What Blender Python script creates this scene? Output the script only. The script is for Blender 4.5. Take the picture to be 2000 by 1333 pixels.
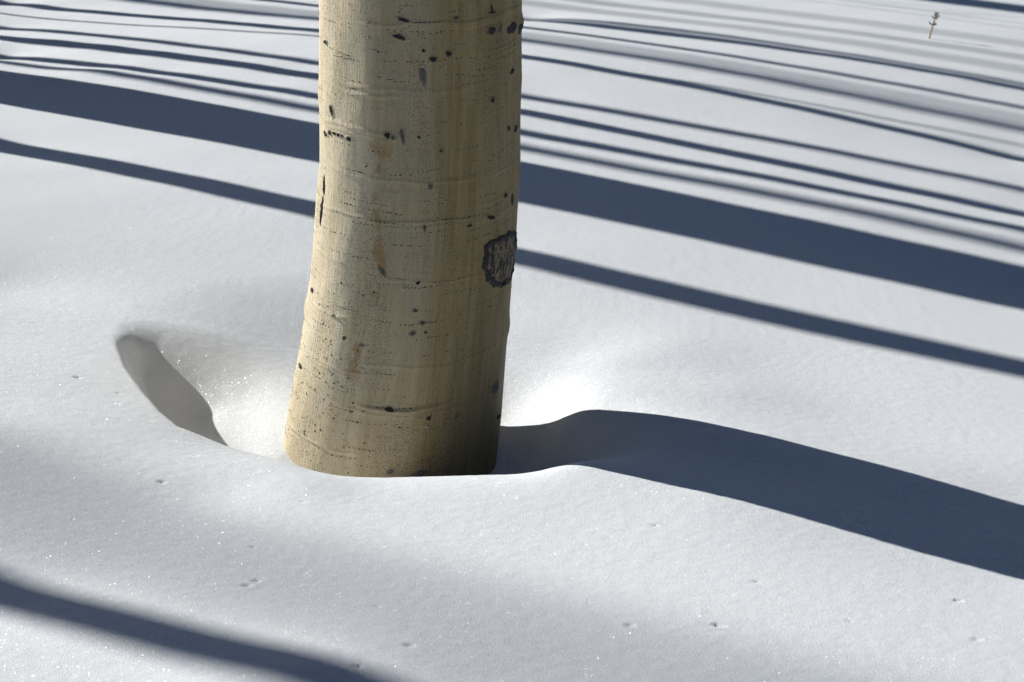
import bpy, math, random
import numpy as np

for o in list(bpy.data.objects):
    bpy.data.objects.remove(o)
scene = bpy.context.scene
COL = scene.collection
R = math.radians

# ------------------------------------------------------------------ camera
cam_data = bpy.data.cameras.new('camera')
cam_data.sensor_width = 36.0
cam_data.lens = 36.0 * 3889.0 / 2000.0
cam_data.clip_start = 0.05
cam_data.clip_end = 2000.0
cam_data.dof.use_dof = True
cam_data.dof.focus_distance = 3.35
cam_data.dof.aperture_fstop = 13.0
cam = bpy.data.objects.new('camera', cam_data)
COL.objects.link(cam)
cam.location = (0.0, 0.0, 1.42)
cam.rotation_euler = (R(90 - 22.6), 0, 0)
scene.camera = cam

# ------------------------------------------------------------------ sky and sun
SUN_AZ = R(55)          # left of the viewing direction (+Y)
SUN_EL = R(24)
to_sun = (-math.sin(SUN_AZ) * math.cos(SUN_EL), math.cos(SUN_AZ) * math.cos(SUN_EL), math.sin(SUN_EL))
world = bpy.data.worlds.new('World')
scene.world = world
world.use_nodes = True
wn = world.node_tree.nodes
bg = wn['Background']
sky = wn.new('ShaderNodeTexSky')
sky.sky_type = 'NISHITA'
sky.sun_disc = False
sky.sun_elevation = SUN_EL
sky.sun_rotation = -SUN_AZ      # measured clockwise from +Y
sky.altitude = 3000
sky.air_density = 0.5
sky.dust_density = 0.1
sky.ozone_density = 1.0
world.node_tree.links.new(sky.outputs['Color'], bg.inputs['Color'])
bg.inputs['Strength'].default_value = 0.05

sun_data = bpy.data.lights.new('sun', 'SUN')
sun_data.energy = 5.0
sun_data.angle = R(0.53)
sun_data.color = (1.0, 0.965, 0.905)
sun = bpy.data.objects.new('sun', sun_data)
COL.objects.link(sun)
from mathutils import Vector, Matrix
sun.rotation_euler = Vector(to_sun).to_track_quat('Z', 'Y').to_euler()
sun.location = (-8, 6, 8)

scene.view_settings.view_transform = 'Standard'
scene.view_settings.look = 'None'
scene.view_settings.gamma = 1.0
scene.view_settings.use_curve_mapping = False
scene.view_settings.exposure = 0.30
scene.cycles.caustics_reflective = False
scene.cycles.caustics_refractive = False
scene.cycles.max_bounces = 10
scene.cycles.diffuse_bounces = 8
scene.cycles.use_denoising = True
scene.cycles.sample_clamp_indirect = 4.0

# ------------------------------------------------------------------ helpers
def mesh_obj(name, verts, faces, mat=None, parent=None, smooth=True, uvs=None):
    me = bpy.data.meshes.new(name)
    me.from_pydata([tuple(v) for v in verts], [], faces)
    if smooth:
        me.polygons.foreach_set('use_smooth', np.ones(len(me.polygons), dtype=bool))
    if uvs is not None:
        uv = me.uv_layers.new(name='bark')
        idx = np.empty(len(me.loops), dtype=np.int32)
        me.loops.foreach_get('vertex_index', idx)
        uv.data.foreach_set('uv', np.asarray(uvs, dtype=np.float32)[idx].ravel())
    me.update()
    if mat:
        me.materials.append(mat)
    ob = bpy.data.objects.new(name, me)
    COL.objects.link(ob)
    if parent:
        ob.parent = parent
    return ob

def grid_faces(nr, nc, wrap=False):
    r = np.arange(nr - 1)[:, None]
    c = np.arange(nc if wrap else nc - 1)[None, :]
    a = r * nc + c
    b = r * nc + (c + 1) % nc
    return np.stack([a, b, b + nc, a + nc], -1).reshape(-1, 4).tolist()

def empty(name, loc, label=None, cat=None, group=None):
    e = bpy.data.objects.new(name, None)
    e.empty_display_size = 0.2
    e.location = loc
    COL.objects.link(e)
    tag(e, label, cat, group)
    return e

def tag(o, label=None, cat=None, group=None, kind=None):
    if label: o['label'] = label
    if cat: o['category'] = cat
    if group: o['group'] = group
    if kind: o['kind'] = kind
    return o

class NT:
    """small node-tree writer"""
    def __init__(self, name):
        self.m = bpy.data.materials.new(name)
        self.m.use_nodes = True
        self.t = self.m.node_tree
        self.t.nodes.clear()
        self.out = self.t.nodes.new('ShaderNodeOutputMaterial')
    def n(self, kind, **kw):
        nd = self.t.nodes.new('ShaderNode' + kind)
        for k, v in kw.items():
            setattr(nd, k, v)
        return nd
    def link(self, a, b):
        self.t.links.new(a, b)
    def val(self, sock, v):
        if hasattr(v, 'is_output') or isinstance(v, bpy.types.NodeSocket):
            self.link(v, sock)
        elif v is not None:
            sock.default_value = v
    def math(self, op, a, b=None, c=None, clamp=False):
        nd = self.n('Math', operation=op, use_clamp=clamp)
        self.val(nd.inputs[0], a); self.val(nd.inputs[1], b); self.val(nd.inputs[2], c)
        return nd.outputs[0]
    def vmath(self, op, a, b=None, scale=None):
        nd = self.n('VectorMath', operation=op)
        self.val(nd.inputs[0], a); self.val(nd.inputs[1], b)
        if scale is not None: self.val(nd.inputs['Scale'], scale)
        return nd.outputs[0]
    def noise(self, vec, scale, detail=3, rough=0.5, dist=0.0):
        nd = self.n('TexNoise')
        self.val(nd.inputs['Vector'], vec)
        nd.inputs['Scale'].default_value = scale
        nd.inputs['Detail'].default_value = detail
        nd.inputs['Roughness'].default_value = rough
        nd.inputs['Distortion'].default_value = dist
        return nd.outputs['Fac']
    def ramp(self, fac, stops, mode='LINEAR'):
        nd = self.n('ValToRGB')
        nd.color_ramp.interpolation = mode
        el = nd.color_ramp.elements
        while len(el) > 1: el.remove(el[-1])
        el[0].position = stops[0][0]; el[0].color = (*stops[0][1], 1)
        for pz, cl in stops[1:]:
            e = el.new(pz); e.color = (*cl, 1)
        self.val(nd.inputs['Fac'], fac)
        return nd.outputs['Color']
    def mapr(self, v, a, b, c=0.0, d=1.0, smooth=True):
        nd = self.n('MapRange', interpolation_type='SMOOTHSTEP' if smooth else 'LINEAR')
        self.val(nd.inputs['Value'], v)
        nd.inputs['From Min'].default_value = a; nd.inputs['From Max'].default_value = b
        nd.inputs['To Min'].default_value = c; nd.inputs['To Max'].default_value = d
        return nd.outputs['Result']
    def mix(self, fac, a, b, blend='MIX'):
        nd = self.n('Mix', data_type='RGBA', blend_type=blend)
        self.val(nd.inputs['Factor'], fac)
        for s, v in ((nd.inputs['A'], a), (nd.inputs['B'], b)):
            pass
        sa = [i for i in nd.inputs if i.name == 'A' and i.type == 'RGBA'][0]
        sb = [i for i in nd.inputs if i.name == 'B' and i.type == 'RGBA'][0]
        self.val(sa, a if not isinstance(a, tuple) else (*a, 1)); self.val(sb, b if not isinstance(b, tuple) else (*b, 1))
        return [o for o in nd.outputs if o.type == 'RGBA'][0]
    def scalev(self, vec, sx, sy, sz):
        nd = self.n('Mapping')
        self.link(vec, nd.inputs['Vector'])
        nd.inputs['Scale'].default_value = (sx, sy, sz)
        return nd.outputs['Vector']
    def bump(self, h, dist, strength=1.0, normal=None):
        nd = self.n('Bump')
        nd.inputs['Strength'].default_value = strength
        nd.inputs['Distance'].default_value = dist
        self.link(h, nd.inputs['Height'])
        if normal is not None: self.link(normal, nd.inputs['Normal'])
        return nd.outputs['Normal']

# ------------------------------------------------------------------ materials
def snow_material():
    t = NT('snow')
    geo = t.n('NewGeometry')
    pos = geo.outputs['Position']
    # loose crystalline grain
    g1 = t.noise(pos, 620, 2, 0.7)
    g2 = t.noise(pos, 150, 3, 0.6)
    g3 = t.noise(pos, 16, 3, 0.55)
    hgt = t.math('ADD', t.math('MULTIPLY', g1, 0.0012), t.math('ADD', t.math('MULTIPLY', g2, 0.0005), t.math('MULTIPLY', g3, 0.0006)))
    nrm = t.bump(hgt, 1.0, 0.85)
    base = t.n('BsdfPrincipled')
    sp = t.noise(pos, 480, 2, 0.75)
    sp2 = t.noise(pos, 1500, 1, 0.5)
    tone = t.mapr(t.math('ADD', t.math('MULTIPLY', sp, 0.65), t.math('MULTIPLY', sp2, 0.35)), 0.36, 0.64, 0.0, 1.0, False)
    t.link(t.mix(tone, (0.755, 0.805, 0.85), (0.90, 0.935, 0.97)), base.inputs['Base Color'])
    base.inputs['Roughness'].default_value = 0.75
    base.inputs['Specular IOR Level'].default_value = 0.15
    t.link(nrm, base.inputs['Normal'])
    shader = base.outputs[0]
    # ice facets: each crystal is a tiny mirror with its own tilt
    for scale, keep, rad, rough, amp in ((430, 0.45, 0.36, 0.25, 2.2), (700, 0.20, 0.48, 0.32, 2.0)):
        vor = t.n('TexVoronoi', feature='F1')
        t.link(pos, vor.inputs['Vector'])
        vor.inputs['Scale'].default_value = scale
        wn_ = t.n('TexWhiteNoise', noise_dimensions='3D')
        t.link(vor.outputs['Position'], wn_.inputs['Vector'])
        tilt = t.vmath('SCALE', t.vmath('SUBTRACT', wn_.outputs['Color'], (0.5, 0.5, 0.5)), scale=amp)
        fn = t.vmath('NORMALIZE', t.vmath('ADD', tilt, geo.outputs['Normal']))
        mask = t.math('MULTIPLY', t.math('GREATER_THAN', wn_.outputs['Value'], keep), t.math('LESS_THAN', vor.outputs['Distance'], rad))
        gl = t.n('BsdfGlossy')
        gl.inputs['Roughness'].default_value = rough
        tint = t.mix(0.25, (1, 1, 1), wn_.outputs['Color'])
        t.link(tint, gl.inputs['Color'])
        t.link(fn, gl.inputs['Normal'])
        ms = t.n('MixShader')
        t.link(t.math('MULTIPLY', mask, 0.14), ms.inputs[0])
        t.link(shader, ms.inputs[1]); t.link(gl.outputs[0], ms.inputs[2])
        shader = ms.outputs[0]
    t.link(shader, t.out.inputs['Surface'])
    return t.m

STAIN = [(-26, -0.10), (-25.4, 0.019), (-25.1, 0.079), (-21.1, 0.139), (-17.9, 0.179), (-16.7, 0.218), (-19.4, 0.292), (-21.5, 0.350), (-20.0, 0.41), (-18.6, 0.47), (-18, 0.6)]

def bark_material(name, stained):
    t = NT(name)
    uvn = t.n('UVMap', uv_map='bark')
    uv = uvn.outputs['UV']                       # metres around, metres up
    sep = t.n('SeparateXYZ'); t.link(uv, sep.inputs[0])
    ax, az = sep.outputs[0], sep.outputs[1]
    # long vertical tone streaks
    st1 = t.noise(t.scalev(uv, 26, 1.3, 1), 1.0, 4, 0.6, 0.4)
    st2 = t.noise(t.scalev(uv, 70, 4.0, 1), 1.0, 4, 0.65, 0.6)
    fine = t.noise(t.scalev(uv, 520, 60, 1), 1.0, 3, 0.6)
    blot = t.noise(t.scalev(uv, 9, 7, 1), 1.0, 5, 0.6, 0.5)
    mid = t.mix(t.mapr(st2, 0.35, 0.65), (0.335, 0.27, 0.148), (0.415, 0.353, 0.228))
    mid = t.mix(t.mapr(blot, 0.40, 0.66), mid, (0.335, 0.293, 0.195))
    lit_cream = t.mix(t.mapr(st2, 0.35, 0.65), (0.70, 0.59, 0.375), (0.79, 0.705, 0.52))
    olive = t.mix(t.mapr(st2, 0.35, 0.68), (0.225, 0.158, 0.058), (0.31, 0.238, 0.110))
    # cream flank with sunlight painted into its colour, olive bark on the other
    lit_flank = t.mapr(t.math('ADD', ax, t.math('MULTIPLY', t.math('SUBTRACT', st1, 0.5), 0.12)), -0.035, -0.125)
    col = t.mix(lit_flank, mid, lit_cream)
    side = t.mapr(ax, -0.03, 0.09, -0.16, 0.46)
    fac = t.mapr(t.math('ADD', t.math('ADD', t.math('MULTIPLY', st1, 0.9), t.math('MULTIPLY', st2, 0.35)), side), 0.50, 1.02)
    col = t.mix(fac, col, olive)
    # warmer, browner bark low on the stem
    low = t.mapr(t.math('ADD', az, t.math('MULTIPLY', blot, 0.25)), 0.22, -0.10)
    col = t.mix(t.math('MULTIPLY', low, 0.5), col, t.mix(lit_flank, (0.33, 0.25, 0.13), (0.58, 0.48, 0.30)))
    # grey bloom speckle
    spk = t.noise(t.scalev(uv, 900, 420, 1), 1.0, 2, 0.7)
    col = t.mix(t.math('MULTIPLY', t.mapr(spk, 0.50, 0.66), 0.55), col, (0.19, 0.17, 0.14))
    col = t.mix(t.math('MULTIPLY', t.mapr(fine, 0.48, 0.66), 0.45), col, (0.27, 0.22, 0.14))
    # hair-thin horizontal cracks that come and go
    hair = t.noise(t.scalev(uv, 38, 900, 1), 1.0, 2, 0.55)
    gate = t.noise(t.scalev(uv, 22, 60, 1), 1.0, 2, 0.5)
    crk = t.math('MULTIPLY', t.mapr(hair, 0.60, 0.68), t.mapr(gate, 0.50, 0.60))
    col = t.mix(t.math('MULTIPLY', crk, 0.60), col, (0.11, 0.095, 0.075))
    # pale powder flecks
    pale = t.noise(t.scalev(uv, 420, 300, 1), 1.0, 2, 0.6)
    col = t.mix(t.math('MULTIPLY', t.mapr(pale, 0.60, 0.74), 0.40), col, (0.62, 0.57, 0.46))
    # pepper of minute black lichen dots, in patches
    vor = t.n('TexVoronoi', feature='F1', voronoi_dimensions='2D')
    t.link(t.scalev(uv, 290, 230, 1), vor.inputs['Vector'])
    vor.inputs['Scale'].default_value = 1.0
    patch = t.mapr(t.noise(t.scalev(uv, 14, 3.0, 1), 1.0, 3, 0.6), 0.42, 0.66)
    vs = t.n('SeparateColor'); t.link(vor.outputs['Color'], vs.inputs[0])
    dotm = t.math('MULTIPLY', t.mapr(vor.outputs['Distance'], 0.30, 0.16), t.math('LESS_THAN', vs.outputs[0], t.math('MULTIPLY', patch, 0.62)))
    col = t.mix(t.math('MULTIPLY', dotm, 0.70), col, (0.055, 0.052, 0.050))
    if stained:
        # rusty sap runs with their own outline
        cur = t.n('FloatCurve')
        zmin, zmax = -0.10, 0.6
        c = cur.mapping.curves[0]
        pts = sorted(((z - zmin) / (zmax - zmin), (th + 30) / 30) for th, z in STAIN)
        c.points[0].location = pts[0]; c.points[-1].location = pts[-1]
        for q in pts[1:-1]: c.points.new(*q)
        cur.mapping.update()
        t.link(t.math('DIVIDE', t.math('SUBTRACT', az, zmin), zmax - zmin, clamp=True), cur.inputs['Value'])
        th0 = t.math('SUBTRACT', t.math('MULTIPLY', cur.outputs[0], 30.0), 30.0)
        arc0 = t.math('MULTIPLY', th0, math.pi / 180 * 0.18)
        dist = t.math('ABSOLUTE', t.math('SUBTRACT', ax, arc0))
        sn = t.noise(t.scalev(uv, 120, 40, 1), 1.0, 4, 0.6, 0.6)
        brk = t.noise(t.scalev(uv, 8, 15, 1), 1.0, 2, 0.5)
        sm = t.math('ADD', t.math('SUBTRACT', sn, t.math('MULTIPLY', dist, 20.0)), t.math('MULTIPLY', t.math('SUBTRACT', brk, 0.55), 1.9))
        zone = t.math('MULTIPLY', t.mapr(az, -0.02, 0.06), t.mapr(az, 0.49, 0.42))
        core = t.math('MULTIPLY', t.mapr(sm, 0.26, 0.42), zone)
        col = t.mix(t.math('MULTIPLY', core, 0.62), col, (0.27, 0.155, 0.05))
        # paler flush to the right of the run
    bs = t.n('BsdfPrincipled')
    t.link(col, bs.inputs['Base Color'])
    bs.inputs['Roughness'].default_value = 0.72
    bs.inputs['Specular IOR Level'].default_value = 0.25
    rib = t.noise(t.scalev(uv, 330, 26, 1), 1.0, 3, 0.6)
    wrk = t.noise(t.scalev(uv, 12, 260, 1), 1.0, 3, 0.55)
    pim = t.noise(uv, 520, 2, 0.6)
    h = t.math('ADD', t.math('ADD', t.math('MULTIPLY', rib, 0.0016), t.math('MULTIPLY', wrk, 0.0004)), t.math('ADD', t.math('MULTIPLY', pim, 0.0006), t.math('MULTIPLY', dotm, 0.0003)))
    t.link(t.bump(h, 1.0, 0.9), bs.inputs['Normal'])
    t.link(bs.outputs[0], t.out.inputs['Surface'])
    return t.m

def simple_material(name, a, b, scale, rough=0.8, bumpd=0.0, tan=None):
    t = NT(name)
    geo = t.n('NewGeometry')
    nz = t.noise(geo.outputs['Position'], scale, 4, 0.65)
    col = t.ramp(nz, [(0.36, a), (0.66, b)])
    if tan:
        nz2 = t.noise(t.scalev(geo.outputs['Position'], 105, 105, 40), 1.0, 5, 0.7, 0.8)
        col = t.mix(t.mapr(nz2, tan[1], tan[1] + 0.05), col, tan[0])
    bs = t.n('BsdfPrincipled')
    t.link(col, bs.inputs['Base Color'])
    bs.inputs['Roughness'].default_value = rough
    bs.inputs['Specular IOR Level'].default_value = 0.3
    if bumpd:
        t.link(t.bump(nz, bumpd), bs.inputs['Normal'])
    t.link(bs.outputs[0], t.out.inputs['Surface'])
    return t.m

M_SNOW = snow_material()
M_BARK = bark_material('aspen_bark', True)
M_BARK2 = bark_material('grove_bark', False)
M_DARK = simple_material('scar_black', (0.012, 0.012, 0.014), (0.085, 0.08, 0.078), 420, 0.8, 0.002)
M_BIG = simple_material('scar_crust', (0.010, 0.010, 0.013), (0.075, 0.072, 0.075), 260, 0.75, 0.004, ((0.26, 0.20, 0.11), 0.465))
M_GREY = simple_material('scar_grey', (0.07, 0.068, 0.068), (0.25, 0.235, 0.21), 500, 0.8, 0.002)
M_PALE = simple_material('scar_pale', (0.30, 0.27, 0.21), (0.58, 0.53, 0.42), 420, 0.8, 0.002)
M_LENT = simple_material('lenticel_dark', (0.030, 0.027, 0.026), (0.12, 0.10, 0.085), 300, 0.85)
M_TWIG = simple_material('dry_stalk', (0.38, 0.26, 0.13), (0.56, 0.40, 0.22), 160, 0.8)
M_HUSK = simple_material('dry_husk', (0.10, 0.055, 0.028), (0.26, 0.15, 0.075), 220, 0.85)

# ------------------------------------------------------------------ snow terrain
# survey of the snow: x, y, height above the even slope, uncertainty (metres)
SURVEY = [
    (-1.7216,6.507,-0.0744,0.003), (-1.5168,6.3636,-0.0606,0.003), (-1.3216,6.227,-0.0489,0.003), (-1.1343,6.0958,-0.0391,0.003), (-0.9534,5.9691,-0.0307,0.003), (-0.7797,5.8475,-0.0239,0.003),
    (-0.58,5.7077,-0.0172,0.003), (0.0285,5.2816,-0.0046,0.003), (0.1749,5.1791,-0.0032,0.003), (0.3428,5.0615,-0.0023,0.003), (0.504,4.9486,-0.0021,0.003), (0.6591,4.84,-0.0026,0.003),
    (0.8085,4.7355,-0.0035,0.003), (0.9524,4.6346,-0.005,0.003), (1.091,4.5376,-0.0067,0.003), (1.2252,4.4436,-0.0088,0.003), (-1.4728,5.5005,-0.0578,0.003), (-1.2976,5.3778,-0.0451,0.003),
    (-1.1305,5.2608,-0.0355,0.003), (-0.9696,5.1481,-0.0281,0.003), (-0.8155,5.0403,-0.0226,0.003), (-0.6675,4.9366,-0.0186,0.003), (-0.4964,4.8168,-0.0151,0.003), (0.0244,4.4521,-0.0092,0.003),
    (0.1498,4.3643,-0.0082,0.003), (0.2935,4.2637,-0.0068,0.003), (0.4316,4.167,-0.0051,0.003), (0.564,4.0743,-0.0031,0.003), (0.6914,3.9851,-0.0005,0.003), (0.8142,3.8991,0.0026,0.003),
    (0.933,3.8159,0.0063,0.003), (1.0473,3.7359,0.0107,0.003), (-1.9333,7.3518,-0.1285,0.003), (-1.7024,7.1901,-0.0984,0.003), (-1.4827,7.0362,-0.0761,0.003), (-1.2715,6.8884,-0.0593,0.003),
    (-1.0688,6.7464,-0.0466,0.003), (-0.8741,6.6101,-0.0368,0.003), (-0.6498,6.453,-0.0278,0.003), (0.0319,5.9757,-0.0091,0.003), (0.1959,5.8609,-0.0059,0.003), (0.384,5.7292,-0.0026,0.003),
    (0.5646,5.6028,0.0001,0.003), (0.7382,5.4811,0.0021,0.003), (0.9051,5.3643,0.0033,0.003), (1.0661,5.2515,0.0036,0.003), (1.2213,5.1429,0.0029,0.003), (1.3712,5.0379,0.001,0.003),
    (-1.4313,6.7864,-0.0469,0.003), (-1.228,6.644,-0.0387,0.003), (-1.0329,6.5074,-0.0332,0.003), (-0.845,6.3758,-0.0292,0.003), (-0.6283,6.2241,-0.0253,0.003), (0.0309,5.7626,-0.0129,0.003),
    (0.1895,5.6515,-0.0095,0.003), (0.3713,5.5242,-0.0056,0.003), (0.5458,5.402,-0.0022,0.003), (0.7139,5.2843,0.0003,0.003), (0.8756,5.171,0.0015,0.003), (1.0313,5.062,0.001,0.003),
    (1.1815,4.9568,-0.0015,0.003), (1.3265,4.8553,-0.0065,0.003), (-2.0131,7.6868,-0.1077,0.003), (-1.7737,7.5192,-0.0827,0.003), (-1.5447,7.3589,-0.0624,0.003), (-1.325,7.205,-0.046,0.003),
    (-1.1137,7.0571,-0.033,0.003), (-0.9106,6.9149,-0.0228,0.003), (-0.6771,6.7513,-0.0136,0.003), (0.0332,6.254,-0.0002,0.003), (0.2042,6.1343,0.0004,0.003), (0.4004,5.9969,0.0,0.003),
    (0.5888,5.865,-0.0012,0.003), (0.7699,5.7382,-0.0031,0.003), (0.9445,5.6159,-0.0055,0.003), (1.1128,5.4981,-0.0083,0.003), (1.2752,5.3844,-0.0112,0.003), (1.4312,5.2751,-0.0142,0.003),
    (-2.1141,8.0871,-0.1407,0.003), (-1.8625,7.911,-0.1106,0.003), (-1.6218,7.7424,-0.0875,0.003), (-1.3911,7.5809,-0.0696,0.003), (-1.1691,7.4254,-0.0556,0.003), (-0.9559,7.2762,-0.0443,0.003),
    (-0.7107,7.1044,-0.0337,0.003), (0.0349,6.5824,-0.0111,0.003), (0.2143,6.4568,-0.0073,0.003), (0.4199,6.3128,-0.0038,0.003), (0.6174,6.1745,-0.0014,0.003), (0.8073,6.0415,0.0,0.003),
    (0.9901,5.9135,0.0003,0.003), (1.1662,5.7903,-0.0007,0.003), (1.3363,5.6711,-0.0031,0.003), (1.5003,5.5563,-0.0069,0.003), (-2.3272,8.9427,-0.1764,0.003), (-2.0503,8.7488,-0.1536,0.003),
    (-1.7851,8.5631,-0.1286,0.003), (-1.5308,8.3851,-0.1034,0.003), (-1.2867,8.2141,-0.0794,0.003), (-1.0517,8.0496,-0.0575,0.003), (-0.7815,7.8604,-0.0349,0.003), (0.0383,7.2864,0.008,0.003),
    (0.2352,7.1485,0.0113,0.003), (0.4611,6.9903,0.0115,0.003), (0.6785,6.8381,0.0081,0.003), (0.8875,6.6918,0.0018,0.003), (1.089,6.5507,-0.007,0.003), (1.2834,6.4145,-0.0177,0.003),
    (1.471,6.2832,-0.0299,0.003), (1.6517,6.1566,-0.0429,0.003), (-1.6249,8.9245,-0.1235,0.003), (-1.3657,8.743,-0.1097,0.003), (-1.1167,8.5687,-0.0916,0.003), (-0.83,8.3679,-0.0683,0.003),
    (0.0406,7.7583,-0.0087,0.003), (0.2497,7.6119,-0.0008,0.003), (0.4893,7.4441,0.0044,0.003), (0.7197,7.2828,0.0055,0.003), (0.9412,7.1277,0.0033,0.003), (1.1541,6.9786,-0.0014,0.003),
    (1.3602,6.8343,-0.0076,0.003), (1.5583,6.6956,-0.0143,0.003), (1.7502,6.5612,-0.0208,0.003), (0.0427,8.1707,-0.0235,0.003), (0.2623,8.017,-0.0135,0.003), (0.5139,7.8408,-0.0052,0.003),
    (0.7556,7.6715,-0.0003,0.003), (0.9881,7.5087,0.0016,0.003), (1.2117,7.3522,0.0008,0.003), (1.4276,7.201,-0.0021,0.003), (1.6355,7.0554,-0.007,0.003), (1.8365,6.9146,-0.0136,0.003),
    (0.4337,8.2953,-0.0234,0.003), (0.6399,8.1509,-0.0136,0.003), (0.8397,8.011,-0.0051,0.003), (1.0332,7.8755,0.0016,0.003), (1.2668,7.712,0.0068,0.003), (1.492,7.5542,0.0079,0.003),
    (1.7094,7.402,0.0045,0.003), (1.9195,7.2549,-0.0037,0.003), (0.0454,8.6932,-0.0731,0.003), (0.2783,8.5301,-0.0388,0.003), (0.4396,8.4171,-0.0238,0.003), (0.6488,8.2707,-0.0116,0.003),
    (0.8514,8.1288,-0.005,0.003), (1.0475,7.9915,-0.0015,0.003), (1.2844,7.8256,0.0004,0.003), (1.5132,7.6654,0.0005,0.003), (1.7337,7.511,-0.0014,0.003), (1.9461,7.3623,-0.0067,0.003),
    (-0.6877,2.3385,-0.0748,0.003), (-0.5657,2.2531,-0.0556,0.003), (-0.4513,2.173,-0.0373,0.003), (-0.3437,2.0977,-0.019,0.003), (-0.2425,2.0268,-0.0,0.003), (-0.0295,3.4571,-0.1545,0.002),
    (0.0146,3.4263,-0.1399,0.002), (0.0579,3.3959,-0.1202,0.002), (0.0815,3.3794,-0.0997,0.002), (0.1048,3.3631,-0.0783,0.002), (0.1417,3.3373,-0.0559,0.002), (0.1871,3.3055,-0.0402,0.002),
    (0.2317,3.2743,-0.0268,0.002), (0.3187,3.2134,-0.0087,0.002), (0.4442,3.1254,0.0028,0.002), (0.5249,3.069,0.0054,0.002), (0.6031,3.0142,0.0079,0.002), (0.7163,2.9349,0.0074,0.002),
    (0.8248,2.8589,0.0061,0.002), (0.0929,2.9527,-0.029,0.002), (0.1257,2.9298,-0.0205,0.002), (0.1661,2.9014,-0.0158,0.002), (0.2451,2.8462,-0.0094,0.002), (0.3214,2.7927,-0.0023,0.002),
    (0.3955,2.7408,0.0002,0.002), (0.4674,2.6905,0.001,0.002), (0.5371,2.6417,0.0017,0.002), (0.6378,2.5712,0.0039,0.002), (0.7339,2.5038,0.0077,0.002), (0.051,2.97,-0.0516,0.003),
    (0.0,3.0,-0.075,0.003), (-0.052,3.02,-0.0933,0.003), (-0.1046,3.04,-0.1098,0.003), (-0.1575,3.05,-0.121,0.003), (-0.2275,3.05,-0.1286,0.003), (-0.279,3.04,-0.1279,0.003),
    (-0.3126,3.03,-0.1213,0.003), (0.0492,2.86,-0.0328,0.003), (-0.0491,2.85,-0.0492,0.003), (-0.1474,2.85,-0.0645,0.003), (-0.2457,2.85,-0.0752,0.003), (-0.3273,2.85,-0.0748,0.003),
    (-0.26,3.16,-0.1712,0.003), (-0.2,3.16,-0.1697,0.003), (-0.12,3.16,-0.1729,0.003), (-0.03,3.16,-0.1761,0.003), (0.0,3.2,-0.1766,0.003), (0.06,3.25,-0.1673,0.003),
    (-0.7786,3.608,-0.072,0.003), (-0.7316,3.4384,-0.076,0.003), (-0.6721,3.2933,-0.08,0.003), (-0.6222,3.1896,-0.084,0.003), (-0.5814,3.1307,-0.088,0.003), (-0.5291,3.1029,-0.094,0.003),
    (-0.481,3.0707,-0.098,0.003), (-0.4165,3.0396,-0.1,0.003), (-0.346,3.0231,-0.108,0.003), (-1.0909,3.9613,-0.075,0.006), (-0.9516,3.4042,-0.075,0.006), (-0.8174,3.3088,-0.075,0.006),
    (-0.844,2.9709,-0.08,0.006), (-0.7123,2.94,-0.085,0.006), (-0.7299,2.6942,-0.085,0.006), (-0.5896,2.8572,-0.09,0.006), (-0.4461,2.8209,-0.09,0.006), (-0.8302,4.0196,-0.06,0.006),
    (-0.6729,4.0723,-0.055,0.006), (-0.8827,3.7469,-0.07,0.006), (-0.8193,3.8475,-0.065,0.006), (-0.6248,3.7495,-0.065,0.006), (-0.5462,3.9502,-0.06,0.006), (0.1904,3.3772,-0.026,0.003),
    (0.1969,3.5078,-0.021,0.003), (0.2043,3.6537,-0.018,0.003), (0.0977,3.4647,-0.062,0.003), (0.1002,3.5699,-0.049,0.003), (0.1033,3.6957,-0.04,0.003), (0.284,3.3575,-0.01,0.003),
    (0.2978,3.5402,-0.009,0.003), (0.0204,3.6492,-0.058,0.003), (0.0,3.8654,-0.04,0.003), (0.3873,3.4415,-0.003,0.003), (0.1621,3.887,-0.03,0.003), (0.317,3.7923,-0.012,0.003),
]
UN = np.array([math.cos(SUN_AZ), math.sin(SUN_AZ)])      # across the shadows
_ug = np.linspace(-200, 200, 20001)
_kg = np.interp(_ug, [-50, 0.6, 1.0, 2.2, 2.9, 4.2, 9, 14, 60], [0, .03, .05, .19, .19, .11, .09, .02, 0])
_zc = -np.concatenate([[0], np.cumsum((_kg[1:] + _kg[:-1]) / 2 * np.diff(_ug))])
_zc -= np.interp(2.472, _ug, _zc)

def slope_z(x, y):
    return np.interp(x * UN[0] + y * UN[1], _ug, _zc)

_sv = np.array(SURVEY)
def _kern(ax, ay, bx, by):
    d2 = (ax[:, None] - bx[None, :]) ** 2 + (ay[:, None] - by[None, :]) ** 2
    return 0.07 ** 2 * np.exp(-d2 / (2 * 1.1 ** 2)) + 0.04 ** 2 * np.exp(-d2 / (2 * 0.13 ** 2)) + 0.012 ** 2 * np.exp(-d2 / (2 * 0.055 ** 2))
_K = _kern(_sv[:, 0], _sv[:, 1], _sv[:, 0], _sv[:, 1]) + np.diag(_sv[:, 3] ** 2)
_wt = np.linalg.solve(_K, _sv[:, 2])

# melt hollow left of the trunk: a sharp wind-cut rim on the sunny side, a soft slope at the back
RIM = np.array([(-.80, 3.66), (-.779, 3.59), (-.732, 3.438), (-.672, 3.293), (-.622, 3.19), (-.581, 3.131), (-.529, 3.103), (-.481, 3.071), (-.416, 3.05), (-.343, 3.03), (-.25, 3.04), (-.12, 3.05)])
BACK = np.array([(-.80, 3.66), (-.81, 3.85), (-.70, 4.12), (-.50, 4.28), (-.1, 4.32)])

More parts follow.
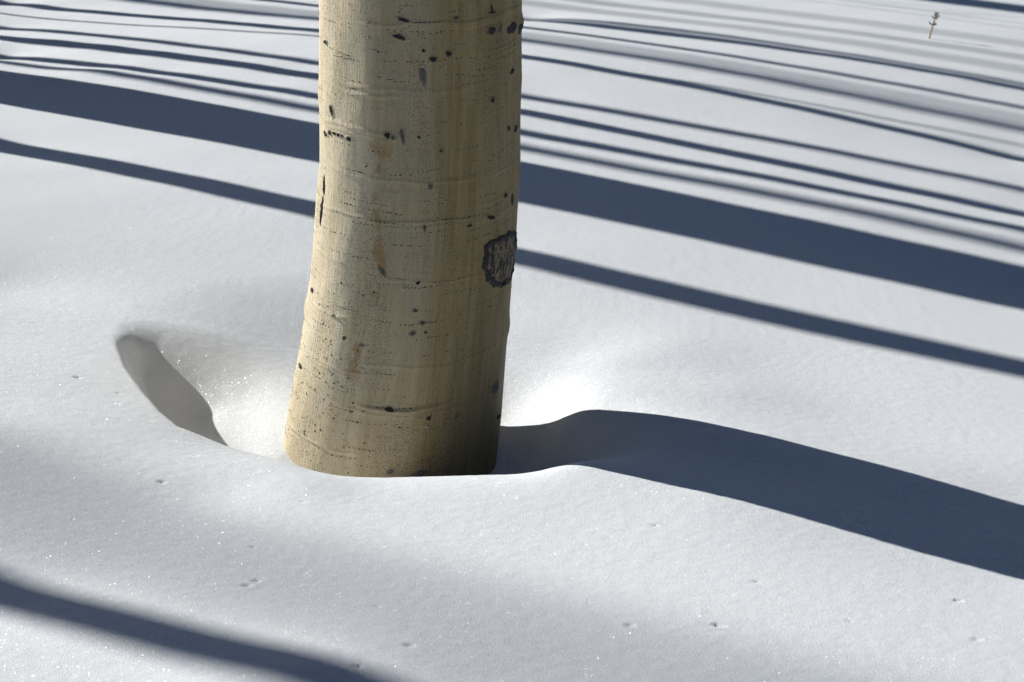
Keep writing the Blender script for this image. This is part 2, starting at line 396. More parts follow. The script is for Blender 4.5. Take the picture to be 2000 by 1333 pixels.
def line_dist(px, py, line):
    best = np.full(px.shape, 1e9)
    for (ax_, ay_), (bx_, by_) in zip(line[:-1], line[1:]):
        ex, ey = bx_ - ax_, by_ - ay_
        q = np.clip(((px - ax_) * ex + (py - ay_) * ey) / (ex * ex + ey * ey), 0, 1)
        best = np.minimum(best, np.hypot(px - ax_ - q * ex, py - ay_ - q * ey))
    return best

def inside(px, py, poly):
    r = np.zeros(px.shape, bool)
    for (x0, y0), (x1, y1) in zip(poly, np.roll(poly, -1, axis=0)):
        c = ((y0 > py) != (y1 > py))
        with np.errstate(divide='ignore', invalid='ignore'):
            r ^= c & (px < (x1 - x0) * (py - y0) / (y1 - y0 + 1e-12) + x0)
    return r

def sstep(v):
    v = np.clip(v, 0, 1)
    return v * v * (3 - 2 * v)

def hollow(px, py, z):
    """cut the hollow into the snow heights z"""
    m = (px > -.95) & (px < -.08) & (py > 2.9) & (py < 4.4)
    x, y = px[m], py[m]
    ins = inside(x, y, np.concatenate([RIM, BACK[::-1]]))
    dr = line_dist(x, y, RIM)
    db = line_dist(x, y, BACK)
    wid = .055 - .020 * sstep((x + .62) / .05) + .020 * sstep((x + .46) / .08)
    broad = .056 * sstep(db / .62)
    trough = .078 * (1 - sstep((dr - .09) / .30)) * sstep((3.78 - y) / .28) * sstep(db / .10) * sstep((-.29 - x) / .24)
    trough = trough + .030 * np.exp(-((x + .475) / .055) ** 2 - ((y - 3.17) / .075) ** 2) + .010 * np.exp(-((x + .62) / .07) ** 2 - ((y - 3.50) / .09) ** 2)
    d = (broad + trough) * sstep(dr / wid) * sstep((-.16 - x) / .22)
    z[m] -= np.where(ins, d, 0)

# small dents where bark bits and clumps dropped: x, y, radius along, radius across, depth, angle
DENTS = [(-0.3605, 2.3701, 0.0051, 0.0051, 0.006, 0.17), (-0.3506, 2.3908, 0.0042, 0.0042, 0.006, 0.61), (-0.5577, 2.841, 0.0052, 0.0052, 0.006, 0.09), (-0.7942, 3.3293, 0.0069, 0.0055, 0.006, 0.09), (-0.128, 2.1417, 0.0044, 0.0044, 0.006, 0.61), (0.153, 2.2469, 0.0042, 0.0051, 0.006, 0.17), (0.2674, 2.258, 0.0046, 0.0055, 0.006, -0.17), (0.2757, 2.2539, 0.0031, 0.0037, 0.0045, 0.0), (0.2146, 2.6645, 0.0038, 0.0046, 0.0045, 0.44), (0.3404, 2.4328, 0.0036, 0.0036, 0.0045, 0.0), (0.6032, 2.2372, 0.004, 0.004, 0.006, 0.0), (-0.3268, 2.7631, 0.0036, 0.0036, 0.0045, 0.52), (-0.3751, 2.5402, 0.0034, 0.0041, 0.0045, 0.0), (-0.1854, 2.0472, 0.0039, 0.0047, 0.006, 0.0), (-0.1793, 2.2938, 0.0025, 0.0025, 0.0045, 0.0), (0.6134, 2.3944, 0.0049, 0.0039, 0.006, 0.26), (0.4462, 2.2857, 0.0025, 0.003, 0.0045, 0.0), (-0.7079, 3.2649, 0.0042, 0.0034, 0.0045, 0.0)]

def snow_z(x, y):
    x = np.asarray(x, float); y = np.asarray(y, float)
    shp = x.shape
    xf, yf = x.ravel(), y.ravel()
    z = slope_z(xf, yf)
    near = (np.abs(xf) < 7) & (yf > -2) & (yf < 15)
    idx = np.where(near)[0]
    for i in range(0, len(idx), 20000):
        j = idx[i:i + 20000]
        z[j] += _kern(xf[j], yf[j], _sv[:, 0], _sv[:, 1]) @ _wt
    hollow(xf, yf, z)
    # gentle drifts away from the surveyed patch
    far = np.clip((np.hypot(xf, yf - 5) - 6) / 12, 0, 1)
    z += far * (0.12 * np.sin(xf * 0.31 + 1.1) * np.cos(yf * 0.27) + 0.06 * np.sin(xf * 0.9 + yf * 0.7))
    # wind ripple of a few millimetres
    z += 0.0012 * np.sin(xf * 9.1 + 2 * np.sin(yf * 3.1)) * np.sin(yf * 6.3 + 1.7 * np.sin(xf * 2.3))
    for (dx, dy, ra, rb, dp, an) in DENTS:
        c, s = math.cos(an), math.sin(an)
        q = (((xf - dx) * c + (yf - dy) * s) / ra) ** 2 + ((-(xf - dx) * s + (yf - dy) * c) / rb) ** 2
        m = q < 12
        z[m] -= dp * np.exp(-q[m])
        z[m] += 0.35 * dp * np.exp(-q[m] / 2.2) * 0.6
    return z.reshape(shp)

_lat = np.random.default_rng(3).random((256, 256))
def grain(x, y, size):
    a, b = x / size, y / size
    i, j = np.floor(a).astype(int), np.floor(b).astype(int)
    u, v = a - i, b - j
    u, v = u * u * (3 - 2 * u), v * v * (3 - 2 * v)
    g = lambda p, q: _lat[p % 256, q % 256]
    return (g(i, j) * (1 - u) + g(i + 1, j) * u) * (1 - v) + (g(i, j + 1) * (1 - u) + g(i + 1, j + 1) * u) * v - .5

def axis(lo, hi, step, outer_lo, outer_hi, mid_lo=None, mid_hi=None, mid=None):
    a = list(np.arange(lo, hi + 1e-9, step))
    if mid:
        a = list(np.arange(mid_lo, lo - mid * .5, mid)) + a + list(np.arange(hi + mid, mid_hi, mid))
    s = mid or step
    left, d, v = [], s, a[0]
    while v > outer_lo:
        d *= 1.22; v -= d; left.append(v)
    right, d, v = [], s, a[-1]
    while v < outer_hi:
        d *= 1.22; v += d; right.append(v)
    return np.array(left[::-1] + a + right)

def build_snow():
    xs = axis(-1.0, 0.95, 0.005, -160, 160, -2.8, 3.4, 0.026)
    ys = axis(1.98, 3.85, 0.005, -60, 260, 1.5, 11.0, 0.026)
    X, Y = np.meshgrid(xs, ys)
    Z = snow_z(X, Y)
    Z += 0.0006 * grain(X, Y, .012)
    v = np.stack([X, Y, Z], -1).reshape(-1, 3)
    ob = mesh_obj('snow_ground', v, grid_faces(len(ys), len(xs)), M_SNOW)
    tag(ob, 'smooth sparkling snow cover hollowed around the trunk', None, None, 'structure')
    return ob
build_snow()

# ------------------------------------------------------------------ the aspen trunk
TZ = [-0.60, -.35, -.2593, -.2138, -.1247, -.0162, .0892, .1908, .2404, .3663, .5143, .6574, 1.2, 2.0, 4.0, 7.0, 10.0, 13.0]
TX = [-.275, -.248, -.2375, -.2303, -.2172, -.2015, -.1867, -.1756, -.1713, -.1615, -.1588, -.1561, -.149, -.14, -.11, -.05, .02, .05]
TY = [3.42, 3.401, 3.3934, 3.3884, 3.3792, 3.3682, 3.3578, 3.35, 3.3471, 3.3402, 3.3383, 3.3364, 3.330, 3.325, 3.31, 3.28, 3.25, 3.24]
TR = [.225, .209, .2045, .2023, .1981, .1921, .1848, .1801, .1804, .1758, .1737, .1717, .1690, .165, .148, .115, .072, .022]

# growth wrinkles: height at the front, bow, centre angle, half extent (deg), relief (m), width (m)
WRINKLES = [(.656, -.004, 30, 75, .0016, .0035), (.650, -.003, 40, 60, .0010, .003), (.545, .002, -10, 60, .0010, .0045), (.533, .004, -30, 40, .0012, .004),
            (.470, .002, -40, 40, .0016, .005), (.461, .001, -38, 32, .0012, .0035), (.389, .006, 0, 85, .0010, .0035), (.384, .016, 48, 45, .0010, .003),
            (.318, -.006, -10, 75, .0017, .0035), (.308, .006, 30, 60, .0011, .0035), (.208, .004, 25, 45, .0012, .003), (.226, .010, -62, 30, .0010, .0035),
            (.125, .006, -60, 45, .0010, .0032), (.048, .006, 15, 75, .0011, .003), (.030, .004, -45, 40, .0014, .0032), (.022, .004, -48, 30, .0010, .003),
            (-.033, .004, 8, 34, .0026, .0042), (-.044, .004, 12, 60, .0016, .003), (-.026, .003, 0, 22, -.0016, .003),
            (-.118, .004, 20, 55, .0010, .0035), (-.128, .003, -52, 42, .0022, .0035), (-.134, .003, -52, 38, -.0012, .003),
            (.600, .004, 62, 35, .0014, .003), (.592, .004, 64, 32, .0010, .003), (.583, .005, 62, 30, .0010, .003), (.335, .01, 60, 28, .0009, .003)]

# knots that swell the stem: angle, height, relief, half widths
KNOTS = [(84, .622, .0055, 9, .012), (80, .445, .0030, 5, .010), (86, .350, .0030, 6, .016), (62, .2135, .0055, 24, .062), (-80, .190, .0030, 6, .020),
         (-86, .095, .0035, 7, .018), (84, .06, .0030, 6, .018), (-76, .30, .0030, 6, .030), (0, -.036, .0030, 20, .012), (-82, .50, .0022, 6, .02), (85, .52, .0022, 6, .02), (16, -.16, .0035, 9, .012)]

def trunk_point(th, z):
    """th radians from the side that faces the camera, positive towards +X"""
    cx = np.interp(z, TZ, TX); cy = np.interp(z, TZ, TY); r = np.interp(z, TZ, TR)
    fl = np.clip((0.15 - z) / 0.5, 0, 1)
    r = r + 0.0016 * np.sin(3 * th + 0.7 + 1.5 * z) + 0.0012 * np.sin(7 * th + 5 * z) + fl * 0.004 * np.sin(5 * th + 1.0)
    r = r + 0.0010 * np.sin(9 * th - 14 * z) * np.sin(17 * z + 2 * np.sin(3 * th))
    d = np.degrees(th)
    for kt, kz, ka, kw, kh in KNOTS:
        r = r + ka * np.exp(-((d - kt) / kw) ** 2 - ((z - kz) / kh) ** 2)
    for z0, bow, tc, ext, amp, wd in WRINKLES:
        dd = (d - tc) / ext
        zl = z0 + bow * dd ** 2 + 0.0022 * np.sin(th * 6 + z0 * 40) + 0.0009 * np.sin(th * 17 + z0 * 90)
        a = np.clip(1 - dd ** 2, 0, 1)
        r = r + 1.15 * amp * a * np.exp(-((z - zl) / (.8 * wd)) ** 2)
    return np.stack([cx + r * np.sin(th), cy - r * np.cos(th), z + 0 * r], -1)

def on_trunk(rows):
    """rows of (angle, height, lift) -> points in the tree's own space"""
    a = np.array(rows, float)
    n = np.stack([np.sin(a[:, 0]), -np.cos(a[:, 0]), np.full(len(a), .05)], -1)
    return trunk_point(a[:, 0], a[:, 1]) + n * a[:, 2:3] - OFF

ASPEN_BASE = (-0.237, 3.393, -0.26)
aspen = empty('aspen_tree', ASPEN_BASE, 'thick pale aspen trunk with black eye-shaped scars standing in a snow hollow', 'tree')
OFF = np.array(ASPEN_BASE)

def build_aspen_trunk():
    zs = np.concatenate([np.arange(-.55, -.27, .02), np.arange(-.27, .76, .0022), np.arange(.765, 1.3, .012), np.arange(1.35, 13.05, .1)])
    nt = 300
    th = np.linspace(-math.pi, math.pi, nt + 1)          # seam doubled for the uv
    T, Z = np.meshgrid(th, zs)
    P = trunk_point(T, Z).reshape(-1, 3) - OFF
    uv = np.stack([T * 0.18, Z], -1).reshape(-1, 2)
    f = grid_faces(len(zs), nt + 1)
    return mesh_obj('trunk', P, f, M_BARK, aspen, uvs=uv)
build_aspen_trunk()

# ---- scars: angle (deg), height, width, height (m), tilt (deg), look
MARKS = [
    (-8.68,0.6358,0.0226,0.0083,10,'d'), (-6.37,0.6638,0.0216,0.0055,12,'d'), (9.65,0.5984,0.0127,0.0093,0,'d'), (18.15,0.6053,0.0123,0.0083,25,'d'),
    (4.38,0.6133,0.0067,0.0055,0,'d'), (4.11,0.5715,0.0117,0.0353,-15,'g'), (-63.97,0.6028,0.0136,0.0085,0,'d'), (-26.52,0.6301,0.0047,0.0111,0,'p'),
    (-56.37,0.4908,0.0093,0.0191,-12,'d'), (-15.05,0.4685,0.0114,0.0113,10,'d'), (-12.15,0.4656,0.0104,0.0066,10,'g'), (-7.02,0.4698,0.0077,0.0272,-15,'g'),
    (1.9,0.4676,0.0068,0.0047,0,'d'), (46.68,0.515,0.01,0.0085,0,'d'), (68.13,0.5496,0.0185,0.0105,-20,'d'), (63.69,0.4528,0.0118,0.0097,15,'d'),
    (74.09,0.4441,0.0125,0.0137,0,'d'), (13.95,0.4422,0.007,0.0066,0,'g'), (46.0,0.6336,0.017,0.0159,0,'d'), (53.32,0.6312,0.0113,0.0141,15,'g'),
    (67.71,0.6238,0.0383,0.0219,5,'d'), (78.79,0.616,0.0197,0.023,0,'d'), (42.91,0.6335,0.0057,0.0093,20,'g'), (22.22,0.6635,0.0081,0.0064,10,'g'),
    (-63.96,0.4436,0.0159,0.0097,0,'d'), (-58.36,0.4498,0.0132,0.0087,0,'d'), (-53.68,0.4525,0.0117,0.0067,0,'d'), (-49.6,0.4527,0.0093,0.0057,0,'d'),
    (-46.38,0.4531,0.0075,0.0048,0,'g'), (-40.9,0.4512,0.0136,0.0076,20,'d'), (-29.38,0.4093,0.0088,0.0086,0,'p'), (8.04,0.3819,0.0086,0.0095,0,'g'),
    (46.63,0.3079,0.0204,0.0078,20,'d'), (59.49,0.3372,0.0104,0.0098,5,'d'), (71.01,0.3187,0.0178,0.0237,2,'d'), (32.01,0.3031,0.0102,0.0039,-5,'d'),
    (6.03,0.3086,0.0043,0.0134,0,'g'), (-15.44,0.2266,0.0072,0.0252,-38,'g'), (4.32,0.2089,0.0079,0.0078,0,'d'), (-3.0,0.2004,0.0079,0.0155,0,'p'),
    (4.23,0.1573,0.0088,0.0059,0,'g'), (8.74,0.1337,0.0125,0.0059,0,'g'), (4.01,0.1141,0.0106,0.0098,0,'g'), (10.9,0.1149,0.0072,0.0059,0,'g'),
    (-44.85,0.1254,0.0088,0.0099,0,'p'), (-73.86,0.1432,0.0182,0.0101,0,'d'), (-66.94,0.3047,0.0091,0.0611,2,'d'), (-66.45,0.3477,0.0088,0.0392,-10,'d'),
    (-35.1,0.0905,0.0087,0.0099,0,'g'), (-23.47,0.0826,0.0097,0.0079,0,'p'), (-3.26,-0.0303,0.0153,0.01,5,'d'), (17.65,-0.0527,0.0114,0.008,0,'d'),
    (34.09,-0.0621,0.0132,0.0111,-20,'g'), (17.64,-0.0689,0.0085,0.008,0,'p'), (1.41,-0.1562,0.0137,0.0111,0,'g'), (16.08,-0.1612,0.0285,0.0183,0,'g'),
    (63.73,-0.039,0.0209,0.0267,28,'g'), (73.35,-0.1127,0.0161,0.0125,10,'d'), (-23.96,-0.0461,0.0079,0.007,0,'p'), (-71.54,-0.005,0.0212,0.0093,0,'d'),
    (45.58,0.6696,0.0048,0.0168,3,'d'), (45.95,0.6635,0.0169,0.0028,0,'d'), (-26.5,0.6547,0.0037,0.0074,0,'p'),
]
BIGSCAR = [
    (43.16,0.25), (44.464,0.26), (47.561,0.265), (53.766,0.263), (60.512,0.262), (71.071,0.256), (77.953,0.247), (79.667,0.223),
    (82.044,0.19), (78.809,0.174), (73.557,0.166), (62.14,0.168), (53.853,0.176), (47.646,0.19), (44.043,0.211), (42.558,0.231),
]
rng = random.Random(11)
nrng = np.random.default_rng(5)

def patch_on_trunk(name, outline_fn, th0, z0, mat, dome, rings=4, seg=18, rough=0.0, parent=aspen, lift=0.0004):
    """a crusty patch that follows the bark: outline_fn(angle)->(arc, height)"""
    r0 = float(np.interp(z0, TZ, TR))
    rows, faces = [(th0, z0, lift + dome * rng.uniform(.5, 1))], []
    for k in range(1, rings + 1):
        q = k / rings
        for s in range(seg):
            a, h = outline_fn(2 * math.pi * s / seg)
            prof = dome * (1 - q ** 3) * (1 + rng.uniform(-rough, rough) * 2) if k < rings else -0.0012
            rows.append((th0 + a * q / r0, z0 + h * q, lift + prof + (rng.uniform(-1, 1) * rough * dome if k < rings else 0)))
    verts = on_trunk(rows)
    for s in range(seg):
        faces.append((0, 1 + s, 1 + (s + 1) % seg))
    for k in range(rings - 1):
        for s in range(seg):
            a = 1 + k * seg + s; b = 1 + k * seg + (s + 1) % seg
            faces.append((a, a + seg, b + seg, b))
    return mesh_obj(name, verts, faces, mat, parent, smooth=(rough < .5))

def build_scars():
    for (thd, z0, w, h, tilt, look) in MARKS:
        ph = [rng.uniform(0, 6.28) for _ in range(4)]
        ti = R(-tilt)
        ct, st_ = math.cos(ti), math.sin(ti)
        pt = rng.uniform(.75, 1.0)
        def outline(a, grow=1.0):
            wob = 1 + .14 * math.sin(2 * a + ph[0]) + .10 * math.sin(3 * a + ph[1]) + .07 * math.sin(5 * a + ph[2]) + .05 * math.sin(9 * a + ph[3])
            ex = math.copysign(abs(math.cos(a)) ** pt, math.cos(a)) * w / 2 * wob * grow
            ey = math.copysign(abs(math.sin(a)) ** (1 / pt), math.sin(a)) * h / 2 * wob * grow
            return ex * ct - ey * st_, ex * st_ + ey * ct
        th0 = R(thd)
        big = max(w, h) > 0.006
        mat = {'d': M_DARK, 'g': M_GREY, 'p': M_PALE}[look]
        sc = patch_on_trunk('bark_scar', outline, th0, z0, mat, 0.0016 if big else 0.0010, 4, 20, 0.35)
        if big and look != 'p' and max(w, h) > 0.008 and abs(thd) < 66:
            # raised callus lip round the scar: a sub-part
            r0 = float(np.interp(z0, TZ, TR)); vs, fs, seg = [], [], 24
            for s in range(seg):
                a = 2 * math.pi * s / seg
                for g, up in ((0.93, 0.0004), (1.08, 0.0012), (1.26, 0.0008), (1.48, -0.0006)):
                    x, y = outline(a, g)
                    vs.append((th0 + x / r0, z0 + y, up))
            vs = on_trunk(vs)
            for s in range(seg):
                for q in range(3):
                    a = s * 4 + q; b = ((s + 1) % seg) * 4 + q
                    fs.append((a, a + 1, b + 1, b))
            w_ = np.array(vs) + OFF
            uv = np.stack([np.arctan2(w_[:, 0] - np.interp(w_[:, 2], TZ, TX), -(w_[:, 1] - np.interp(w_[:, 2], TZ, TY))) * 0.18, w_[:, 2]], -1)
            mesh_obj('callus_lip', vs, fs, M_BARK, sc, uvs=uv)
    # the large blackened scar on the right flank
    th = np.array([R(a) for a, _ in BIGSCAR]); zz = np.array([b for _, b in BIGSCAR])
    tc, zc_ = R(60.5), 0.2135
    r0 = float(np.interp(zc_, TZ, TR))
    pa, ph_ = (th - tc) * r0, zz - zc_
    ang = np.unwrap(np.arctan2(ph_, pa)); rad = np.hypot(pa, ph_)
    o = np.argsort(np.mod(ang, 2 * math.pi)); angs = np.mod(ang, 2 * math.pi)[o]; rads = rad[o]
    def ol(a):
        rr = np.interp(a, np.concatenate([angs - 2 * math.pi, angs, angs + 2 * math.pi]), np.tile(rads, 3))
        rr *= 1 + .035 * math.sin(11 * a) + .03 * math.sin(23 * a + 1)
        return rr * math.cos(a), rr * math.sin(a)
    big = patch_on_trunk('bark_scar', ol, tc, zc_, M_BIG, 0.0012, 9, 64, 0.30)
    big['label'] = 'large rounded black scar with tan streaks'
    vs, fs, seg = [], [], 64
    for s in range(seg):
        a = 2 * math.pi * s / seg
        x, y = ol(a); L = math.hypot(x, y)
        wob = .0022 * math.sin(5 * a + 1) + .0018 * math.sin(9 * a) + .0012 * math.sin(17 * a + 2)
        for g, up in ((-.0085 - wob, .0002), (-.0065 - wob, .0022), (-.0030, .0030 + .0014 * math.sin(7 * a) + .0010 * math.sin(19 * a)), (.0006, .0024 + .001 * math.sin(13 * a)), (.0022, .0014), (.0036, -.0006)):
            k = (L + g) / L
            vs.append((tc + x * k / r0, zc_ + y * k, up))
    vs = on_trunk(vs)
    for s in range(seg):
        for q in range(5):
            a = s * 6 + q; b = ((s + 1) % seg) * 6 + q
            fs.append((a, a + 1, b + 1, b))
    mesh_obj('scar_rim', vs, fs, M_DARK, big)
build_scars()

def build_lenticels():
    """rows of corky pores: hundreds, far too small to pick apart"""
    vs, fs = [], []
    def lens(thd, z, w, h, up=0.0007):
        th0 = R(thd); r0 = float(np.interp(z, TZ, TR))
        i0 = len(vs)
        vs.append((th0, z, up))
        for s in range(6):
            a = 2 * math.pi * s / 6
            k = rng.uniform(.75, 1.2)
            vs.append((th0 + w / 2 * math.cos(a) * k / r0, z + h / 2 * math.sin(a) * k, 0.0001))
        for s in range(6):
            fs.append((i0, i0 + 1 + s, i0 + 1 + (s + 1) % 6))
    # dashed horizontal rows
    for _ in range(520):
        z = rng.uniform(-.24, .78)
        if z < 0.10 and rng.random() < .15: continue
        thd = rng.uniform(-180, 180); n_ = rng.randint(3, 9)
        step = rng.uniform(2.0, 3.2); dz = rng.uniform(-.0006, .0006)
        w0 = rng.uniform(.0028, .0058)
        for k in range(n_):
            if rng.random() < .15: continue
            lens(thd + k * step + rng.uniform(-.4, .4), z + k * dz + rng.uniform(-.0007, .0007), w0 * rng.uniform(.6, 1.5), rng.uniform(.0013, .0024))
    for _ in range(420):
        thd = rng.uniform(-180, 180)
        lens(thd, rng.uniform(-.24, .78), rng.uniform(.0018, .0036), rng.uniform(.0018, .0030))
    # rounder, scattered pores low on the sunny side
    for _ in range(95):
        thd = rng.gauss(-52, 20); z = rng.gauss(-.02, .11)
        d = rng.uniform(.0024, .0048)
        if z > -.22: lens(thd, z, d * 1.15, d, .0011)
    ob = mesh_obj('lenticels', on_trunk(vs), fs, M_LENT, aspen)
    ob['kind'] = 'stuff'
build_lenticels()

# ------------------------------------------------------------------ branches and grove
def tube(path, radii, sides=7):
    path = [Vector(p) for p in path]
    vs, fs = [], []
    for i, p in enumerate(path):
        d = (path[min(i + 1, len(path) - 1)] - path[max(i - 1, 0)]).normalized()
        a = d.cross(Vector((0.3, 0.9, 0.1))).normalized(); b = d.cross(a)
        for s in range(sides):
            an = 2 * math.pi * s / sides
            vs.append(p + (a * math.cos(an) + b * math.sin(an)) * radii[i])
    for i in range(len(path) - 1):
        for s in range(sides):
            q = i * sides + s; w = i * sides + (s + 1) % sides
            fs.append((q, w, w + sides, q + sides))
    return vs, fs

def crown_mesh(axis_fn, rad_fn, z0, z1, count, seed, reach):
    r_ = random.Random(seed)
    vs, fs = [], []
    def add(path, radii, sides):
        v, f = tube(path, radii, sides)
        k = len(vs); vs.extend(v); fs.extend([tuple(i + k for i in q) for q in f])
    for b in range(count):
        q = (b + r_.random()) / count
        z = z0 + (z1 - z0) * q
        p = Vector(axis_fn(z)); az = r_.uniform(0, 6.283)
        ln = reach * (1.1 - .75 * q) * r_.uniform(.6, 1.1)
        up = r_.uniform(.35, .9)
        path = [p]; d = Vector((math.cos(az), math.sin(az), up)).normalized()
        for k in range(5):
            d = (d + Vector((r_.uniform(-.18, .18), r_.uniform(-.18, .18), r_.uniform(-.02, .2)))).normalized()
            path.append(path[-1] + d * ln / 5)
        rb = min(rad_fn(z) * .42, .010 + ln * .008)
        add(path, [rb * (1 - .17 * k) for k in range(6)], 6)
        for t_ in range(5):
            k = r_.randint(1, 5); a2 = r_.uniform(0, 6.283)
            dd = Vector((math.cos(a2), math.sin(a2), r_.uniform(.2, 1))).normalized()
            l2 = ln * r_.uniform(.18, .4)
            add([path[k], path[k] + dd * l2 * .5, path[k] + dd * l2 + Vector((0, 0, .05))], [rb * .35, rb * .25, rb * .1], 4)
    return vs, fs

v_, f_ = crown_mesh(lambda z: (np.interp(z, TZ, TX) - OFF[0], np.interp(z, TZ, TY) - OFF[1], z - OFF[2]), lambda z: float(np.interp(z, TZ, TR)), 6.0, 12.8, 34, 3, 2.2)
mesh_obj('crown', v_, f_, M_BARK2, aspen, uvs=[(p[0] * .5, p[2]) for p in v_])

def grove_tree(x, y, dia, height, label, seed, lean=(0, 0), ref_h=0.8, cat='tree', first_branch=0.5, wave=0.004, bare=False):
    """bare aspen standing left of the picture, dia = thickness at ref_h"""
    r_ = random.Random(seed)
    z = float(snow_z(np.array([x]), np.array([y]))[0])
    root = empty('sapling' if cat == 'sapling' else 'aspen_tree', (x, y, z), label, cat, 'bare aspens standing to the left that cast the long shadows')
    zs = np.concatenate([np.linspace(-.4, 3.0, 35), np.linspace(3.3, height, 30)]) if height > 4 else np.linspace(-.3, height, 40)
    def rad(h):
        k = max(0.0, 1 - h / height); k0 = 1 - ref_h / height
        return max(.004, dia / 2 * (k / k0) ** .62 * (1 + .20 * math.exp(-max(h, -.2) / .18) / (1 + .20 * math.exp(-ref_h / .18))))
    p1, p2 = r_.uniform(0, 6), r_.uniform(0, 6)
    def ax(h):
        return (lean[0] * (h - ref_h) + wave * math.sin(1.3 * h + p1) * min(1, max(h, 0)), lean[1] * (h - ref_h) + wave * math.sin(1.1 * h + p2) * min(1, max(h, 0)), h)
    nt = 28
    vs, uv = [], []
    for h in zs:
        cx, cy, cz = ax(h); r = rad(h)
        for s in range(nt + 1):
            a = 2 * math.pi * s / nt - math.pi
            rr = r * (1 + .02 * math.sin(3 * a + 2 * h + p1) + .015 * math.sin(5 * a - 5 * h) + .02 * math.sin(9 * h + p2))
            vs.append((cx + rr * math.sin(a), cy - rr * math.cos(a), cz)); uv.append((a * .12 + seed, h))
    mesh_obj('trunk', vs, grid_faces(len(zs), nt + 1), M_BARK2, root, uvs=uv)
    if not bare:
        v, f = crown_mesh(ax, rad, height * first_branch, height * .98, 22 if height > 5 else 7, seed, height * .16)
        mesh_obj('crown', v, f, M_BARK2, root, uvs=[(p[0] * .5, p[2]) for p in v])
    return root

GROVE = [
    # x, y, thickness, height, label
    (-3.049, 7.436, .450, 15, 'stout bare aspen out of frame left, casting the widest dark shadow band behind the trunk', 1, {}),
    (-3.603, 6.992, .150, 12, 'slim bare aspen casting the single shadow just below the widest band', 2, {}),
    (-3.670, 8.568, .085, 9, 'young bare aspen casting the thin shadow just above the widest band', 3, {}),
    (-6.870, 10.595, .095, 11, 'distant young aspen casting the blurred grey shadow hugging the widest band', 4, dict(ref_h=3)),
    (-3.422, 8.673, .102, 10, 'young bare aspen casting the darker lower of the paired shadows at upper left', 5, {}),
    (-5.096, 10.175, .090, 10, 'young bare aspen casting the upper of the paired shadows at upper left', 6, dict(ref_h=1.6)),
    (-3.753, 9.941, .100, 9, 'bare aspen pole casting the narrow shadow near the upper left corner', 7, {}),
    (-9.964, 14.764, .125, 14, 'far bare aspen casting the soft grey shadow under the top shadow bundle', 8, dict(ref_h=4.5)),
    (-4.512, 11.360, .076, 8, 'slender aspen pole casting the thin shadow that leaves the trunk beside the top scar', 9, {}),
    (-4.465, 11.725, .115, 9, 'slender aspen casting the dark upper right shadow that starts behind a snow rise', 10, {}),
    (-6.967, 13.603, .085, 10, 'slender aspen casting the faint twin line above the dark upper right shadow', 11, dict(ref_h=3)),
    (-6.09, 15.30, .31, 14, 'bare aspen casting the dark shadow across the top right corner', 13, {}),
    (-6.06, 6.10, .105, 13, 'bare aspen casting the blurred shadow across the bottom left corner', 14, dict(ref_h=3.2)),
]
for (x, y, d, h, lab, seed, kw) in GROVE:
    grove_tree(x, y, d, h, lab, seed, **kw)
# whippy saplings close by
for (x, y, d, h, lab, seed, kw) in [
    (-5.05, 14.04, .030, 4.6, 'thin sapling casting the hairline shadow behind the dry stalk', 21, {}),
    (-5.53, 14.22, .026, 4.6, 'thinnest sapling casting the lower of the two hairline shadows beside the dry stalk', 22, {}),
    (-4.15, 9.81, .034, 4.6, 'thin leaning sapling whose shadow splits from a thicker one at right', 23, dict(lean=(.13, .19))),
]:
    grove_tree(x, y, d, h, lab, seed, cat='sapling', first_branch=.6, **kw)
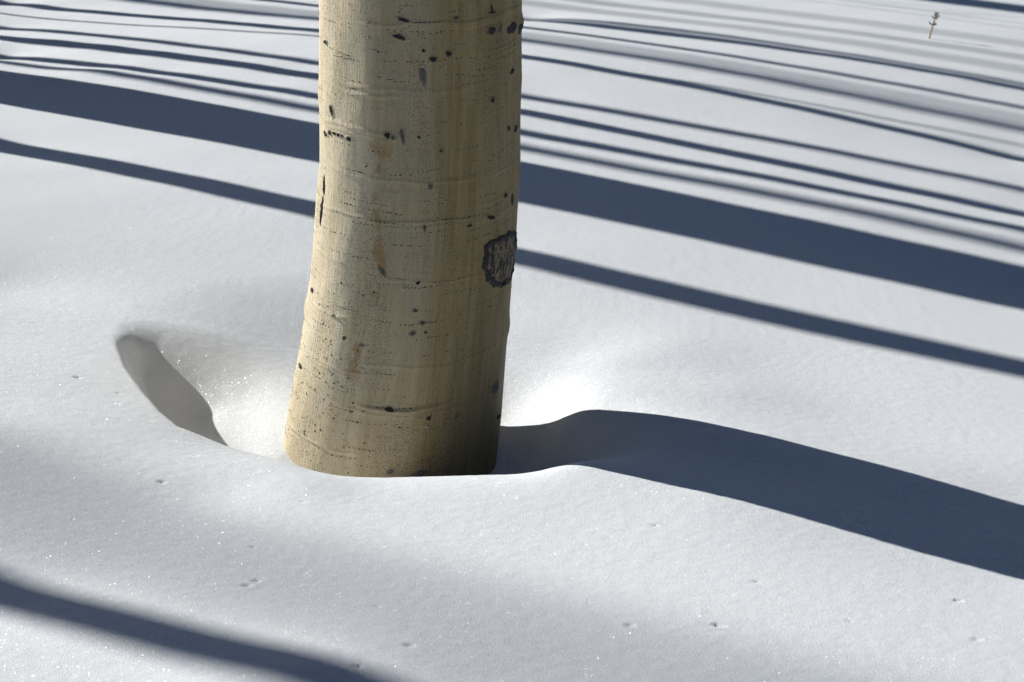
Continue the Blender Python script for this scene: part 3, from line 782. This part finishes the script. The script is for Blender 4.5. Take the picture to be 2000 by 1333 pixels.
# tall neighbours far up-sun: only soft half-shade reaches the picture
SD = np.array([-math.sin(SUN_AZ), math.cos(SUN_AZ)])
for (u, dist, d, lab, seed) in [
    (1.785, 45, .125, 'tall far aspen whose half shade dims the snow left in front of the trunk', 31),
    (6.52, 21, .048, 'far aspen whose soft shade thickens the shadow bundle at the top', 36),
    (7.45, 22, .046, 'far thin aspen casting the faintest streak above the upper right shadows', 37),
    (7.72, 20, .046, 'far thin aspen casting a pale streak just left of the dry stalk', 38),
    (8.05, 24, .046, 'far thin aspen casting a pale streak near the foot of the dry stalk', 41)]:
    p = UN * u + SD * dist
    grove_tree(float(p[0]), float(p[1]), d, dist * math.tan(SUN_EL) + 6, lab, seed, ref_h=dist * math.tan(SUN_EL), first_branch=.78, wave=.02)

# ------------------------------------------------------------------ dry stalk in the background
def build_stalk():
    bx, by = 1.778, 8.33
    bz = float(snow_z(np.array([bx]), np.array([by]))[0])
    root = empty('dry_plant', (bx, by, bz), 'small tan dried flower stalk poking out of the snow', 'plant')
    path = [(-.002, 0, -.05), (0, 0, 0), (.005, 0, .028), (.011, .002, .056), (.016, .0, .080), (.019, 0, .100), (.021, 0, .114)]
    v, f = tube(path, [.0040, .0039, .0038, .0036, .0030, .0024, .0010], 8)
    mesh_obj('stem', v, f, M_TWIG, root)
    def bract(p, d, ln, r):
        p = Vector(p); d = Vector(d).normalized()
        side = d.cross(Vector((0, 1, 0))).normalized()
        q = [p, p + d * ln * .3 + side * .001, p + d * ln * .6 + side * .0025, p + d * ln * .85 + side * .002, p + d * ln]
        v, f = tube(q, [r * .35, r * .8, r, r * .55, r * .08], 7)
        mesh_obj('husk', v, f, M_HUSK, root)
    bract((.011, 0, .056), (-.75, -.1, .8), .026, .0034)
    bract((.011, 0, .057), (.9, -.2, .30), .019, .0042)
    bract((.013, 0, .064), (.6, -.3, .55), .011, .0026)
    bract((.017, 0, .085), (-.65, 0, .8), .018, .0030)
    bract((.018, 0, .088), (.85, .1, .40), .024, .0044)
    bract((.019, 0, .090), (.45, -.2, -.7), .012, .0026)
    bract((.020, 0, .098), (.05, 0, 1), .020, .0028)
    bract((.020, 0, .098), (.75, .2, .7), .021, .0040)
    bract((.019, 0, .096), (-.3, -.3, .9), .014, .0024)
build_stalk()
